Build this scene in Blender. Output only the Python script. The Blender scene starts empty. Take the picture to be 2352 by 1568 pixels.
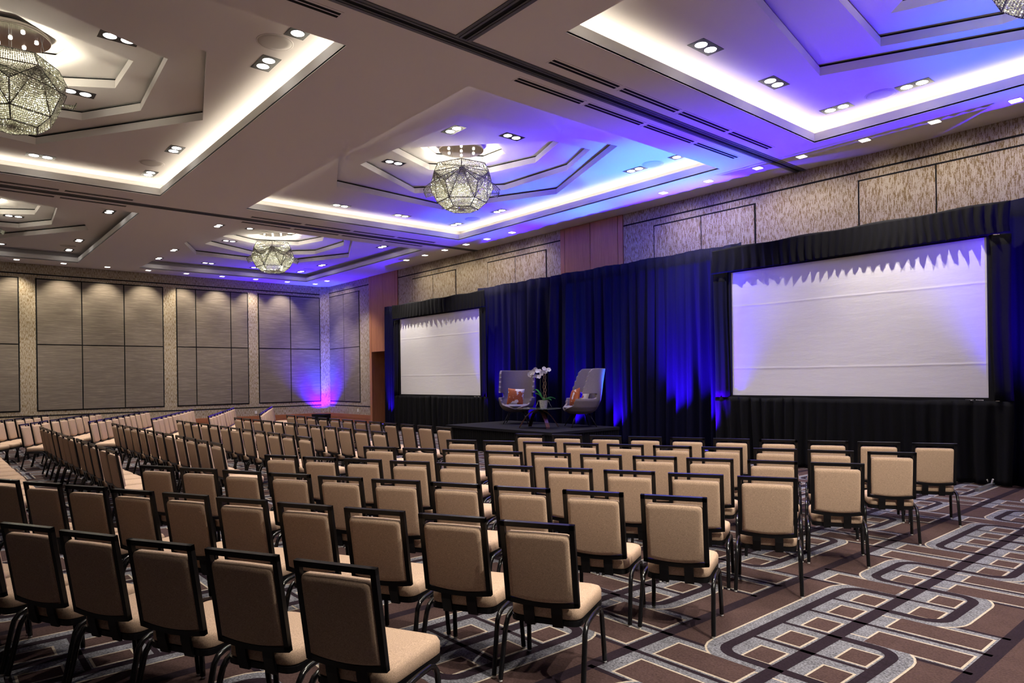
import bpy, bmesh, math, random
from mathutils import Vector, Matrix
random.seed(7)
PI = math.pi
S = bpy.context.scene
COL = S.collection

# ------------------------------------------------------------------ camera
F_PX, CY_PX, YAW, ROLL = 1579.4726, 867.5668, 0.70637, -0.0140245   # focal length, horizon row, heading, roll
EYE = 1.70
cam = bpy.data.cameras.new('camera')
cam.sensor_width = 36.0
cam.lens = F_PX / 2352 * 36.0
cam.shift_y = (CY_PX - 784.0) / 2352
cam.clip_end = 200
cam_ob = bpy.data.objects.new('camera', cam)
COL.objects.link(cam_ob)
fw = Vector((-math.cos(YAW), math.sin(YAW), 0))
rt = fw.cross(Vector((0, 0, 1))).normalized()
up = rt.cross(fw)
c_, s_ = math.cos(ROLL), math.sin(ROLL)
rt2, up2 = c_ * rt + s_ * up, -s_ * rt + c_ * up
mw = Matrix((rt2, up2, -fw)).transposed().to_4x4()
mw.translation = Vector((0, 0, EYE))
cam_ob.matrix_world = mw
S.camera = cam_ob

# ------------------------------------------------------------------ world and colour management
w = bpy.data.worlds.new('world')
S.world = w
w.use_nodes = True
w.node_tree.nodes['Background'].inputs[0].default_value = (0.01, 0.01, 0.012, 1)
w.node_tree.nodes['Background'].inputs[1].default_value = 0.3
S.view_settings.view_transform = 'Standard'
S.view_settings.look = 'None'
S.view_settings.gamma = 1.0
S.view_settings.use_curve_mapping = False
S.view_settings.exposure = 0.22
S.cycles.max_bounces = 6
S.cycles.diffuse_bounces = 3
S.cycles.adaptive_threshold = 0.035
S.cycles.glossy_bounces = 3
S.cycles.transmission_bounces = 5
S.cycles.transparent_max_bounces = 8
S.cycles.caustics_reflective = False
S.cycles.caustics_refractive = False
S.cycles.sample_clamp_indirect = 4.0
S.cycles.blur_glossy = 0.5

# ------------------------------------------------------------------ room geometry constants
XE, YS = -27.5, 13.11            # end wall, stage wall
XR, YB = 4.3, -3.6               # walls behind and beside the camera
ZC, ZL, ZT, DZ = 5.68, 5.85, 6.00, 0.16   # ceiling, lip top, tray ceiling, ring step
HX, HY = 4.28, 3.03              # half size of a ceiling tray
TRAYS = {'A': (-11.75, 0.83, 1, -1), 'B': (-11.75, 8.70, 1, 1), 'C': (-1.33, 8.70, -1, 1),
         'D': (-22.17, 0.83, 1, -1), 'E': (-22.17, 8.70, 1, 1), 'F': (-1.33, 0.83, -1, -1)}
COVE_ON = {'A': 1.0, 'B': 0.85, 'C': 1.3}
WARM = (1.0, 0.90, 0.77)
P_COVE = 34.0
P_DOWN = {'A': 400, 'B': 380, 'C': 380, 'D': 420, 'E': 380, 'F': 260}
P_WASH = 66.0
P_CHAND = 125.0

def lamp(name, kind, loc, direction, power, color, **kw):
    l = bpy.data.lights.new(name, kind)
    l.energy = power
    l.color = color
    for k, v in kw.items():
        setattr(l, k, v)
    o = bpy.data.objects.new(name, l)
    COL.objects.link(o)
    o.location = loc
    o.rotation_euler = Vector(direction).to_track_quat('-Z', 'Y').to_euler()
    return o

# cove light strips lying in the troughs of the trays that are switched on
for t, g in COVE_ON.items():
    cx, cy, _, _ = TRAYS[t]
    for sx, sy in ((1, 0), (-1, 0), (0, 1), (0, -1)):
        L = 2 * HY if sx else 2 * HX
        l = bpy.data.lights.new('cove_strip', 'AREA')
        l.shape = 'RECTANGLE'; l.size = L + 0.2; l.size_y = 0.05
        l.energy = P_COVE * g * L / (2 * HX); l.color = (1.0, 0.91, 0.72)
        o = bpy.data.objects.new('cove_strip', l)
        COL.objects.link(o)
        o.location = (cx + sx * (HX + 0.16), cy + sy * (HY + 0.16), ZL - 0.045)
        m = Vector((-sx * 0.8, -sy * 0.8, 1)).normalized()
        xax = Vector((0, 1, 0)) if sx else Vector((1, 0, 0))
        yax = (-m).cross(xax).normalized()
        o.rotation_euler = Matrix((xax, (-m).cross(xax), -m)).transposed().to_euler()

# ------------------------------------------------------------------ materials
def mat(name, col, rough=0.6, metal=0.0, spec=0.5, emit=None, estr=0.0, **kw):
    m = bpy.data.materials.new(name)
    m.use_nodes = True
    b = m.node_tree.nodes['Principled BSDF']
    b.inputs['Base Color'].default_value = (*col, 1)
    b.inputs['Roughness'].default_value = rough
    b.inputs['Metallic'].default_value = metal
    b.inputs['Specular IOR Level'].default_value = spec
    if emit:
        b.inputs['Emission Color'].default_value = (*emit, 1)
        b.inputs['Emission Strength'].default_value = estr
    for k, v in kw.items():
        b.inputs[k].default_value = v
    return m

def nodes(m):
    nt = m.node_tree
    return nt, nt.nodes, nt.links, nt.nodes['Principled BSDF']

def coords(nt, scale, kind='Object'):
    tc = nt.nodes.new('ShaderNodeTexCoord')
    mp = nt.nodes.new('ShaderNodeMapping')
    mp.inputs['Scale'].default_value = scale
    nt.links.new(tc.outputs[kind], mp.inputs['Vector'])
    return mp.outputs['Vector']

def noise(nt, vec, scale=1.0, detail=3, rough=0.55):
    n = nt.nodes.new('ShaderNodeTexNoise')
    n.inputs['Scale'].default_value = scale
    n.inputs['Detail'].default_value = detail
    n.inputs['Roughness'].default_value = rough
    nt.links.new(vec, n.inputs['Vector'])
    return n.outputs['Fac']

def ramp(nt, fac, stops):
    r = nt.nodes.new('ShaderNodeValToRGB')
    cr = r.color_ramp
    while len(cr.elements) > 1:
        cr.elements.remove(cr.elements[-1])
    cr.elements[0].position = stops[0][0]; cr.elements[0].color = (*stops[0][1], 1)
    for p, c in stops[1:]:
        e = cr.elements.new(p); e.color = (*c, 1)
    nt.links.new(fac, r.inputs['Fac'])
    return r.outputs['Color']

def bump(nt, fac, bsdf, strength=0.2, dist=0.01):
    b = nt.nodes.new('ShaderNodeBump')
    b.inputs['Strength'].default_value = strength
    b.inputs['Distance'].default_value = dist
    nt.links.new(fac, b.inputs['Height'])
    nt.links.new(b.outputs['Normal'], bsdf.inputs['Normal'])

M = {}
M['ceiling'] = mat('ceiling_paint', (0.72, 0.675, 0.66), 0.85, spec=0.2)
M['lip'] = mat('lip_paint', (0.70, 0.68, 0.65), 0.6, spec=0.3)
M['black'] = mat('black_paint', (0.008, 0.008, 0.009), 0.4)
M['blackmat'] = mat('black_matte', (0.006, 0.006, 0.007), 0.8, spec=0.2)
M['track'] = mat('track_metal', (0.12, 0.12, 0.13), 0.45, metal=0.3)
M['lamp'] = mat('lamp_glow', (1, 1, 1), 0.5, emit=(1.0, 0.96, 0.92), estr=9.0)
M['halogen'] = mat('halogen_glow', (1, 1, 1), 0.5, emit=(1.0, 0.93, 0.8), estr=40.0)
M['lamp_sq'] = mat('washer_glow', (1, 1, 1), 0.5, emit=(1.0, 0.95, 0.9), estr=6.0)
M['grille'] = mat('speaker_grille', (0.52, 0.485, 0.465), 0.8)
M['plastic'] = mat('white_plastic', (0.75, 0.73, 0.70), 0.4)

# wallpaper: pale ground with broken vertical gold streaks
def wallpaper(name, ground, streak):
    m = mat(name, ground, 0.65, spec=0.25)
    nt, N, Lk, b = nodes(m)
    v = coords(nt, (62, 62, 9.5))
    n1 = noise(nt, v, 1.0, 4, 0.62)
    v2 = coords(nt, (110, 110, 45))
    n2 = noise(nt, v2, 1.0, 2)
    mx = N.new('ShaderNodeMath'); mx.operation = 'ADD'
    ml = N.new('ShaderNodeMath'); ml.operation = 'MULTIPLY'; ml.inputs[1].default_value = 0.45
    Lk.new(n2, ml.inputs[0]); Lk.new(n1, mx.inputs[0]); Lk.new(ml.outputs[0], mx.inputs[1])
    c = ramp(nt, mx.outputs[0], [(0.0, ground), (0.70, ground), (0.80, streak), (1.0, streak)])
    Lk.new(c, b.inputs['Base Color'])
    return m
M['paper'] = wallpaper('wallpaper_gold_streak', (0.42, 0.36, 0.285), (0.18, 0.12, 0.05))

def fabric_panel_mat():
    m = mat('taupe_panel_fabric', (0.25, 0.21, 0.18), 0.75, spec=0.25)
    nt, N, Lk, b = nodes(m)
    v = coords(nt, (2.2, 2.2, 60))
    n = noise(nt, v, 1.0, 3, 0.6)
    c = ramp(nt, n, [(0.3, (0.13, 0.105, 0.085)), (0.55, (0.175, 0.145, 0.12)), (0.72, (0.26, 0.22, 0.185))])
    Lk.new(c, b.inputs['Base Color'])
    bump(nt, n, b, 0.15, 0.004)
    return m
M['panel'] = fabric_panel_mat()

def wood(name, c1, c2, sc=(14, 14, 1.2), rough=0.4):
    m = mat(name, c1, rough, spec=0.4)
    nt, N, Lk, b = nodes(m)
    n = noise(nt, coords(nt, sc), 1.5, 5, 0.6)
    Lk.new(ramp(nt, n, [(0.3, c1), (0.7, c2)]), b.inputs['Base Color'])
    return m
M['wood'] = wood('cherry_veneer', (0.34, 0.135, 0.06), (0.44, 0.19, 0.09))
M['wood_base'] = wood('cherry_skirting', (0.28, 0.095, 0.04), (0.37, 0.14, 0.06), (1.2, 1.2, 18))
M['walnut'] = wood('dark_walnut', (0.045, 0.015, 0.008), (0.08, 0.028, 0.015), (6, 6, 20), 0.2)

def fabric(name, col, scale=220, amt=0.25, rough=0.9, sheen=0.0):
    m = mat(name, col, rough, spec=0.15)
    nt, N, Lk, b = nodes(m)
    n = noise(nt, coords(nt, (1, 1, 1)), scale, 2)
    lo = tuple(x * (1 - amt) for x in col); hi = tuple(min(1, x * (1 + amt)) for x in col)
    Lk.new(ramp(nt, n, [(0.3, lo), (0.7, hi)]), b.inputs['Base Color'])
    bump(nt, n, b, 0.25, 0.002)
    if sheen:
        b.inputs['Sheen Weight'].default_value = sheen
    return m
M['beige'] = fabric('beige_upholstery', (0.46, 0.33, 0.24))
M['wool'] = fabric('grey_wool', (0.23, 0.195, 0.195), 160)
M['wool_in'] = fabric('dusky_wool', (0.20, 0.16, 0.165), 160)
M['seatpad'] = fabric('pale_grey_wool', (0.25, 0.235, 0.27), 160)
M['velvet'] = fabric('navy_velvet', (0.0012, 0.0012, 0.0125), 60, 0.2)
M['blackcloth'] = fabric('black_velour', (0.004, 0.004, 0.005), 60, 0.2)
M['stagecarpet'] = fabric('black_stage_carpet', (0.010, 0.0095, 0.013), 120, 0.4)
M['tube'] = mat('black_enamel_tube', (0.005, 0.005, 0.006), 0.18, spec=0.5)
M['frameblk'] = mat('black_lacquer_frame', (0.004, 0.004, 0.005), 0.3, spec=0.25)
M['glide'] = mat('clear_glide', (0.55, 0.55, 0.55), 0.2, spec=0.6)
M['steel'] = mat('steel_tube', (0.5, 0.5, 0.52), 0.3, metal=0.9)
M['chrome'] = mat('mirror_chrome', (0.55, 0.5, 0.46), 0.12, metal=1.0)
M['framewire'] = mat('dark_frame_wire', (0.06, 0.055, 0.05), 0.35, metal=0.6)
M['pot'] = fabric('pale_stone_pot', (0.55, 0.53, 0.47), 40, 0.3)
M['leaf'] = mat('orchid_leaf', (0.02, 0.20, 0.02), 0.35)
M['petal'] = mat('white_petal', (0.85, 0.83, 0.85), 0.5)
M['stem'] = mat('green_stem', (0.10, 0.14, 0.04), 0.5)
M['twig'] = mat('brown_twig', (0.16, 0.09, 0.045), 0.7)
M['root'] = mat('pale_root', (0.3, 0.3, 0.22), 0.7)

def crystal():
    m = bpy.data.materials.new('crystal_bead')
    m.use_nodes = True
    nt = m.node_tree
    N, Lk = nt.nodes, nt.links
    N.clear()
    out = N.new('ShaderNodeOutputMaterial')
    tr = N.new('ShaderNodeBsdfTranslucent'); tr.inputs['Color'].default_value = (0.93, 0.93, 0.80, 1)
    df = N.new('ShaderNodeBsdfDiffuse'); df.inputs['Color'].default_value = (0.60, 0.61, 0.52, 1)
    gl = N.new('ShaderNodeBsdfGlossy'); gl.inputs['Color'].default_value = (0.95, 0.96, 0.9, 1); gl.inputs['Roughness'].default_value = 0.15
    m1 = N.new('ShaderNodeMixShader'); m1.inputs[0].default_value = 0.38
    m2 = N.new('ShaderNodeMixShader'); m2.inputs[0].default_value = 0.22
    tc = N.new('ShaderNodeTexCoord')
    ns = N.new('ShaderNodeTexNoise'); ns.inputs['Scale'].default_value = 42; ns.inputs['Detail'].default_value = 1
    Lk.new(tc.outputs['Object'], ns.inputs['Vector'])
    for sh, lo, hi in ((tr, (0.42, 0.42, 0.33), (1.0, 1.0, 0.9)), (df, (0.25, 0.255, 0.21), (0.85, 0.86, 0.76))):
        rp = N.new('ShaderNodeValToRGB')
        rp.color_ramp.elements[0].position = 0.40; rp.color_ramp.elements[0].color = (*lo, 1)
        rp.color_ramp.elements[1].position = 0.62; rp.color_ramp.elements[1].color = (*hi, 1)
        Lk.new(ns.outputs['Fac'], rp.inputs['Fac']); Lk.new(rp.outputs['Color'], sh.inputs['Color'])
    Lk.new(tr.outputs[0], m1.inputs[1]); Lk.new(df.outputs[0], m1.inputs[2])
    Lk.new(m1.outputs[0], m2.inputs[1]); Lk.new(gl.outputs[0], m2.inputs[2])
    Lk.new(m2.outputs[0], out.inputs['Surface'])
    return m
M['crystal'] = crystal()

def glass_top():
    m = mat('smoked_glass', (0.05, 0.06, 0.06), 0.03, spec=0.6)
    b = m.node_tree.nodes['Principled BSDF']
    b.inputs['Transmission Weight'].default_value = 0.75
    b.inputs['Base Color'].default_value = (0.35, 0.42, 0.4, 1)
    return m
M['glass'] = glass_top()

def screen_mat():
    m = mat('projection_fabric', (0.80, 0.79, 0.80), 0.75, spec=0.15)
    nt, N, Lk, b = nodes(m)
    v = coords(nt, (0.6, 1, 2.6))
    n1 = noise(nt, v, 3.0, 5, 0.6)
    wv = N.new('ShaderNodeTexWave'); wv.bands_direction = 'Z'
    wv.inputs['Scale'].default_value = 0.26; wv.inputs['Distortion'].default_value = 0.25
    Lk.new(coords(nt, (1, 1, 1)), wv.inputs['Vector'])
    pw = N.new('ShaderNodeMath'); pw.operation = 'POWER'; pw.inputs[1].default_value = 400
    Lk.new(wv.outputs['Fac'], pw.inputs[0])
    ad = N.new('ShaderNodeMath'); ad.operation = 'MULTIPLY_ADD'; ad.inputs[1].default_value = 0.5
    Lk.new(pw.outputs[0], ad.inputs[0]); Lk.new(n1, ad.inputs[2])
    bump(nt, ad.outputs[0], b, 0.35, 0.012)
    return m
M['screen'] = screen_mat()

def cowhide(name, t):
    m = mat(name, (0.8, 0.76, 0.72), 0.6, spec=0.25)
    nt, N, Lk, b = nodes(m)
    oi = N.new('ShaderNodeObjectInfo'); ad = N.new('ShaderNodeVectorMath'); ad.operation = 'ADD'
    Lk.new(coords(nt, (1, 1, 1), 'Object'), ad.inputs[0]); Lk.new(oi.outputs['Location'], ad.inputs[1])
    n = noise(nt, ad.outputs[0], 4.6, 3, 0.55)
    Lk.new(ramp(nt, n, [(t, (0.36, 0.09, 0.025)), (t + 0.025, (0.42, 0.12, 0.035)), (t + 0.04, (0.80, 0.75, 0.71)), (1.0, (0.84, 0.8, 0.77))]), b.inputs['Base Color'])
    return m
M['cowhide'] = [cowhide('cowhide_patched', 0.515), cowhide('cowhide_russet', 0.56), cowhide('cowhide_pale', 0.38)]

# carpet yarns
def yarn(name, col, amt):
    m = mat(name, col, 0.95, spec=0.08)
    nt, N, Lk, b = nodes(m)
    n = noise(nt, coords(nt, (1, 1, 1)), 75, 3, 0.65)
    n2 = noise(nt, coords(nt, (1, 1, 1)), 9, 2)
    a = N.new('ShaderNodeMath'); a.operation = 'MULTIPLY_ADD'; a.inputs[1].default_value = 0.25
    Lk.new(n2, a.inputs[0]); Lk.new(n, a.inputs[2])
    lo = tuple(x * (1 - amt) for x in col); hi = tuple(x * (1 + amt) for x in col)
    Lk.new(ramp(nt, a.outputs[0], [(0.45, lo), (0.8, hi)]), b.inputs['Base Color'])
    return m
M['c_brown'] = yarn('carpet_brown', (0.055, 0.033, 0.031), 0.3)
M['c_dark'] = yarn('carpet_dark', (0.016, 0.010, 0.015), 0.3)
M['c_grey'] = yarn('carpet_grey', (0.125, 0.125, 0.145), 0.65)
M['c_cream'] = yarn('carpet_cream', (0.36, 0.31, 0.25), 0.2)

# ------------------------------------------------------------------ mesh helpers
class MB:
    def __init__(s):
        s.v, s.f, s.mi = [], [], []
    def add(s, vs, fs, mi=0):
        o = len(s.v)
        s.v += [tuple(v) for v in vs]
        s.f += [tuple(i + o for i in f) for f in fs]
        s.mi += [mi] * len(fs)
        return s
    def box(s, a, b, mi=0):
        x0, y0, z0 = a; x1, y1, z1 = b
        return s.add([(x0, y0, z0), (x1, y0, z0), (x1, y1, z0), (x0, y1, z0), (x0, y0, z1), (x1, y0, z1), (x1, y1, z1), (x0, y1, z1)],
                     [(0, 3, 2, 1), (4, 5, 6, 7), (0, 1, 5, 4), (1, 2, 6, 5), (2, 3, 7, 6), (3, 0, 4, 7)], mi)
    def quad(s, a, b, c, d, mi=0):
        return s.add([a, b, c, d], [(0, 1, 2, 3)], mi)
    def tube(s, pts, r, n=6, mi=0, cap=True, square=False):
        pts = [Vector(p) for p in pts]
        rr = r if isinstance(r, (list, tuple)) else [r] * len(pts)
        vs, fs = [], []
        t0 = (pts[1] - pts[0]).normalized()
        ref = Vector((1, 0, 0)) if abs(t0.x) < 0.8 else Vector((0, 1, 0))
        a = (ref - t0 * ref.dot(t0)).normalized()
        for i, p in enumerate(pts):
            if i == 0: t = t0
            elif i == len(pts) - 1: t = (pts[i] - pts[i - 1]).normalized()
            else: t = ((pts[i] - pts[i - 1]).normalized() + (pts[i + 1] - pts[i]).normalized()).normalized()
            a = (a - t * a.dot(t)).normalized()
            b = t.cross(a)
            for k in range(n):
                an = 2 * PI * (k + (0.5 if square else 0)) / n
                vs.append(p + (a * math.cos(an) + b * math.sin(an)) * rr[i])
        for i in range(len(pts) - 1):
            for k in range(n):
                fs.append((i * n + k, i * n + (k + 1) % n, (i + 1) * n + (k + 1) % n, (i + 1) * n + k))
        if cap:
            fs.append(tuple(range(n - 1, -1, -1)))
            fs.append(tuple(range((len(pts) - 1) * n, len(pts) * n)))
        return s.add(vs, fs, mi)
    def lathe(s, prof, n=24, c=(0, 0), mi=0, cap=True):
        vs, fs = [], []
        for r, z in prof:
            for k in range(n):
                a = 2 * PI * k / n
                vs.append((c[0] + r * math.cos(a), c[1] + r * math.sin(a), z))
        for i in range(len(prof) - 1):
            for k in range(n):
                fs.append((i * n + k, i * n + (k + 1) % n, (i + 1) * n + (k + 1) % n, (i + 1) * n + k))
        if cap:
            fs.append(tuple(range(n - 1, -1, -1)))
            fs.append(tuple(range((len(prof) - 1) * n, len(prof) * n)))
        return s.add(vs, fs, mi)
    def prism(s, poly, z0, z1, mi=0):
        n = len(poly)
        vs = [(x, y, z0) for x, y in poly] + [(x, y, z1) for x, y in poly]
        fs = [tuple(range(n - 1, -1, -1)), tuple(range(n, 2 * n))] + [(k, (k + 1) % n, n + (k + 1) % n, n + k) for k in range(n)]
        return s.add(vs, fs, mi)
    def xform(s, m):
        s.v = [tuple(m @ Vector(v)) for v in s.v]
        return s
    def mesh(s, name, mats, smooth=False, angle=None):
        me = bpy.data.meshes.new(name)
        me.from_pydata(s.v, [], s.f)
        for m in (mats if isinstance(mats, (list, tuple)) else [mats]):
            me.materials.append(m)
        if any(s.mi):
            me.polygons.foreach_set('material_index', s.mi)
        if smooth:
            me.polygons.foreach_set('use_smooth', [True] * len(me.polygons))
            if angle:
                me.set_sharp_from_angle(angle=math.radians(angle))
        me.update()
        return me

def obj(name, mb, m, parent=None, smooth=False, angle=None, loc=None):
    me = mb.mesh(name, m, smooth, angle) if isinstance(mb, MB) else mb
    o = bpy.data.objects.new(name, me)
    COL.objects.link(o)
    if parent: o.parent = parent
    if loc: o.location = loc
    return o

def thing(name, label, cat, loc=(0, 0, 0), rz=0, group=None):
    o = bpy.data.objects.new(name, None)
    o.empty_display_size = 0.1
    COL.objects.link(o)
    o.location = loc; o.rotation_euler = (0, 0, rz)
    return tag(o, label, cat, group)

def tag(o, label, cat, group=None):
    o['label'] = label; o['category'] = cat
    if group: o['group'] = group
    return o

def struct(name, mb, m, **kw):
    o = obj(name, mb, m, **kw)
    o['kind'] = 'structure'
    return o

def copy_tree(o, parent=None):
    c = o.copy()
    COL.objects.link(c)
    c.parent = parent
    for ch in o.children:
        copy_tree(ch, c)
    return c

def box_at(x0, x1, y0, y1, z0, z1):
    return MB().box((min(x0, x1), min(y0, y1), min(z0, z1)), (max(x0, x1), max(y0, y1), max(z0, z1)))

def smooth_poly(pts, r, seg=4):
    """round the corners of a closed 2d polygon"""
    out = []
    n = len(pts)
    for i in range(n):
        p0, p1, p2 = Vector(pts[i - 1]), Vector(pts[i]), Vector(pts[(i + 1) % n])
        a = (p0 - p1); b = (p2 - p1)
        rr = min(r, a.length * 0.45, b.length * 0.45)
        a = p1 + a.normalized() * rr; b = p1 + b.normalized() * rr
        for k in range(seg + 1):
            t = k / seg
            out.append(tuple((1 - t) ** 2 * a + 2 * t * (1 - t) * p1 + t * t * b))
    return out

def pillow(mb, outline, rings, tf):
    """stack of inset outlines: rings = [(inset, depth)], tf maps (u, v, w) to 3d; inset shrinks towards the centre"""
    n = len(outline)
    us = [p[0] for p in outline]; vs_ = [p[1] for p in outline]
    cx, cy = (min(us) + max(us)) / 2, (min(vs_) + max(vs_)) / 2
    hx, hy = (max(us) - min(us)) / 2, (max(vs_) - min(vs_)) / 2
    vv = []
    for ins, d in rings:
        for u, v in outline:
            vv.append(tf(cx + (u - cx) * (1 - ins / hx), cy + (v - cy) * (1 - ins / hy), d))
    fs = []
    for i in range(len(rings) - 1):
        for k in range(n):
            fs.append((i * n + k, i * n + (k + 1) % n, (i + 1) * n + (k + 1) % n, (i + 1) * n + k))
    fs.append(tuple(range(n - 1, -1, -1)))
    fs.append(tuple(range((len(rings) - 1) * n, len(rings) * n)))
    mb.add(vv, fs)
    return mb

# ================================================================== SETTING
# ---------------- floor: carpet woven in four yarns
fl = MB()
fl.quad((XR, YB, 0), (XR, YS + 1.5, 0), (XE, YS + 1.5, 0), (XE, YB, 0), 0)
PX, PY, X0c, Y0c = 0.765, 0.3735, -2.04, 4.08
Zb, Zg, Zcr, Zbr = 0.0006, 0.0012, 0.0018, 0.0024
def rect(x0, x1, y0, y1, z, mi):
    fl.quad((x0, y0, z), (x1, y0, z), (x1, y1, z), (x0, y1, z), mi)
def cell(x0, x1, y0, y1, gl, gt):
    rect(x0, x1, y0, y1, Zg, 2)
    rect(x0 + gl, x1 - 0.012, y0 + 0.012, y1 - gt, Zcr, 3)
    rect(x0 + gl + 0.014, x1 - 0.026, y0 + 0.026, y1 - gt - 0.014, Zbr, 0)
def ribbon(path, w0, w1, z, mi):
    """band between the offsets w0 and w1 of an open 2d path"""
    L, R_ = [], []
    P = [Vector(p) for p in path]
    for i, p in enumerate(P):
        t = (P[min(i + 1, len(P) - 1)] - P[max(i - 1, 0)]).normalized()
        nrm = Vector((-t.y, t.x))
        L.append(p + nrm * w0); R_.append(p + nrm * w1)
    for i in range(len(P) - 1):
        fl.quad((*L[i], z), (*L[i + 1], z), (*R_[i + 1], z), (*R_[i], z), mi)
def block(xl, side, ya, yb, n):
    """n small cells hung on the heavy line xl, on one side, wrapped in a rounded dark border"""
    hw = 0.3825
    xo = xl + side * hw
    r = 0.13
    pts = []
    for k in range(7):
        a = k / 6 * PI / 2
        pts.append((xo - side * r + side * r * math.sin(a), ya + r - r * math.cos(a)))
    for k in range(7):
        a = k / 6 * PI / 2
        pts.append((xo - side * r + side * r * math.cos(a), yb - r + r * math.sin(a)))
    pts = [(xl, ya)] + pts + [(xl, yb)]
    s = -side
    dz = 0.0003 * (side > 0)
    pts[0] = (xl + side * 0.045, ya); pts[-1] = (xl + side * 0.045, yb)
    ribbon(pts, s * 0.034, s * 0.115, Zcr + 0.0002 + dz, 2)
    ribbon(pts, s * 0.115, s * 0.129, Zcr + 0.0002 + dz, 3)
    ribbon(pts, -s * 0.036, s * 0.036, Zbr + 0.0004 + dz, 1)
    for i in range(n):
        y0, y1 = ya + i * PY + 0.018, ya + (i + 1) * PY - 0.018
        if side > 0: x0, x1 = xl + 0.045, xo - 0.034
        else: x0, x1 = xo + 0.034, xl - 0.045
        cell(x0, x1, y0, y1, 0.10, 0.085)
        if i:
            rect(min(xl, xo), max(xl, xo), ya + i * PY - 0.018, ya + i * PY + 0.018, Zb, 1)
rc = random.Random(11)
k0, k1 = int((XE - X0c) / PX) - 1, int((XR - X0c) / PX) + 1
j0, j1 = int((YB - Y0c) / PY), int((YS - Y0c) / PY)
for k in range(k0, k1 + 1):
    xl, xn = X0c + k * PX, X0c + (k + 1) * PX
    rect(xl - 0.045, xl + 0.045, YB, YS, Zb, 1)
    side = 1 if k % 2 == 0 else -1           # which heavy line of this strip carries the small cells
    j = j0 - rc.randint(0, 3)
    if k in (0, -1): j = 0 - 6 * 5 + 1
    while j < j1:
        nb = 2 if (k in (0, -1) and j == 1) else rc.choice((2, 2, 3, 4, 5))
        nf = rc.choice((1, 2, 2))
        ya, yb = Y0c + j * PY, Y0c + (j + nb) * PY
        if k in (0, -1):
            pass
        block(xl if side > 0 else xn, side, ya, yb, nb)
        for i in range(nf):
            y0, y1 = yb + i * PY + 0.018, yb + (i + 1) * PY - 0.018
            cell(xl + 0.045, xn - 0.045, y0, y1, 0.10, 0.055)
        for i in range(nf + 1):
            rect(xl, xn, yb + i * PY - 0.018, yb + i * PY + 0.018, Zb, 1)
        j += nb + nf
floor = struct('floor', fl, [M['c_brown'], M['c_dark'], M['c_grey'], M['c_cream']])

# ---------------- ceiling with openings for the trays
ce = MB()
xs = sorted({XE, XR} | {round(TRAYS[t][0] + s * HX, 4) for t in TRAYS for s in (-1, 1)})
ys = sorted({YB, YS} | {round(TRAYS[t][1] + s * HY, 4) for t in TRAYS for s in (-1, 1)})
for i in range(len(xs) - 1):
    for j in range(len(ys) - 1):
        cx, cy = (xs[i] + xs[i + 1]) / 2, (ys[j] + ys[j + 1]) / 2
        if any(abs(cx - t[0]) < HX and abs(cy - t[1]) < HY for t in TRAYS.values()):
            continue
        ce.quad((xs[i], ys[j], ZC), (xs[i], ys[j + 1], ZC), (xs[i + 1], ys[j + 1], ZC), (xs[i + 1], ys[j], ZC))
ce.quad((XE - 0.3, YB - 0.3, ZT + 1.0), (XR + 0.3, YB - 0.3, ZT + 1.0), (XR + 0.3, YS + 2.6, ZT + 1.0), (XE - 0.3, YS + 2.6, ZT + 1.0))
ceiling = struct('ceiling', ce, M['ceiling'])

P1 = [(-0.45, -2.6), (-2.36, -1.70), (-2.66, 1.33), (0.18, 2.62), (3.3, 1.18), (2.72, -2.05)]
P2 = [(-1.09, -1.8), (-2.28, 0.28), (-0.74, 1.81), (1.26, 1.89), (2.51, 1.29), (2.23, -1.6)]
P3 = [(-0.3, -1.6), (-0.95, -0.18), (-0.32, 1.02), (0.86, 1.34), (2.2, 0.8)]
P4 = [(-0.2, -0.92), (-0.7, -0.15), (-0.2, 0.74), (0.55, 0.76), (1.12, -0.05)]
Q1 = [(-0.09, 2.68), (-3.12, 0.72), (-2.7, -1.5), (0.2, -2.6), (3.1, -1.0), (3.2, 0.1), (2.38, 2.01)]
Q2 = [(-0.73, 1.90), (-1.78, 1.23), (-2.2, -0.6), (-0.74, -1.81), (1.26, -1.89), (2.4, -0.5), (1.5, 1.76)]
Q3 = [(-0.43, 1.48), (-0.88, 0.75), (-0.95, -0.5), (0.3, -1.2), (1.6, -0.9), (0.75, 1.49)]
Q4 = [(0.2, 0.85), (-0.42, 0.70), (-0.72, -0.1), (-0.2, -0.8), (0.7, -0.75), (0.9, 0.1)]
GAP = 0.05
def shrink(poly, d):
    cx = sum(p[0] for p in poly) / len(poly); cy = sum(p[1] for p in poly) / len(poly)
    return [(p[0] - (p[0] - cx) / math.hypot(p[0] - cx, p[1] - cy) * d, p[1] - (p[1] - cy) / math.hypot(p[0] - cx, p[1] - cy) * d) for p in poly]
def plane_with_hole(outer, hole, z):
    bm = bmesh.new()
    loops = []
    for poly in (outer, hole):
        vs = [bm.verts.new((x, y, z)) for x, y in poly]
        es = [bm.edges.new((vs[i], vs[(i + 1) % len(vs)])) for i in range(len(vs))]
        loops += es
    bmesh.ops.triangle_fill(bm, use_beauty=True, edges=loops)
    for f in bm.faces:
        if f.normal.z > 0: f.normal_flip()
    bm.verts.index_update()
    r = ([tuple(v.co) for v in bm.verts], [tuple(v.index for v in f.verts) for f in bm.faces])
    bm.free()
    return r
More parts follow.
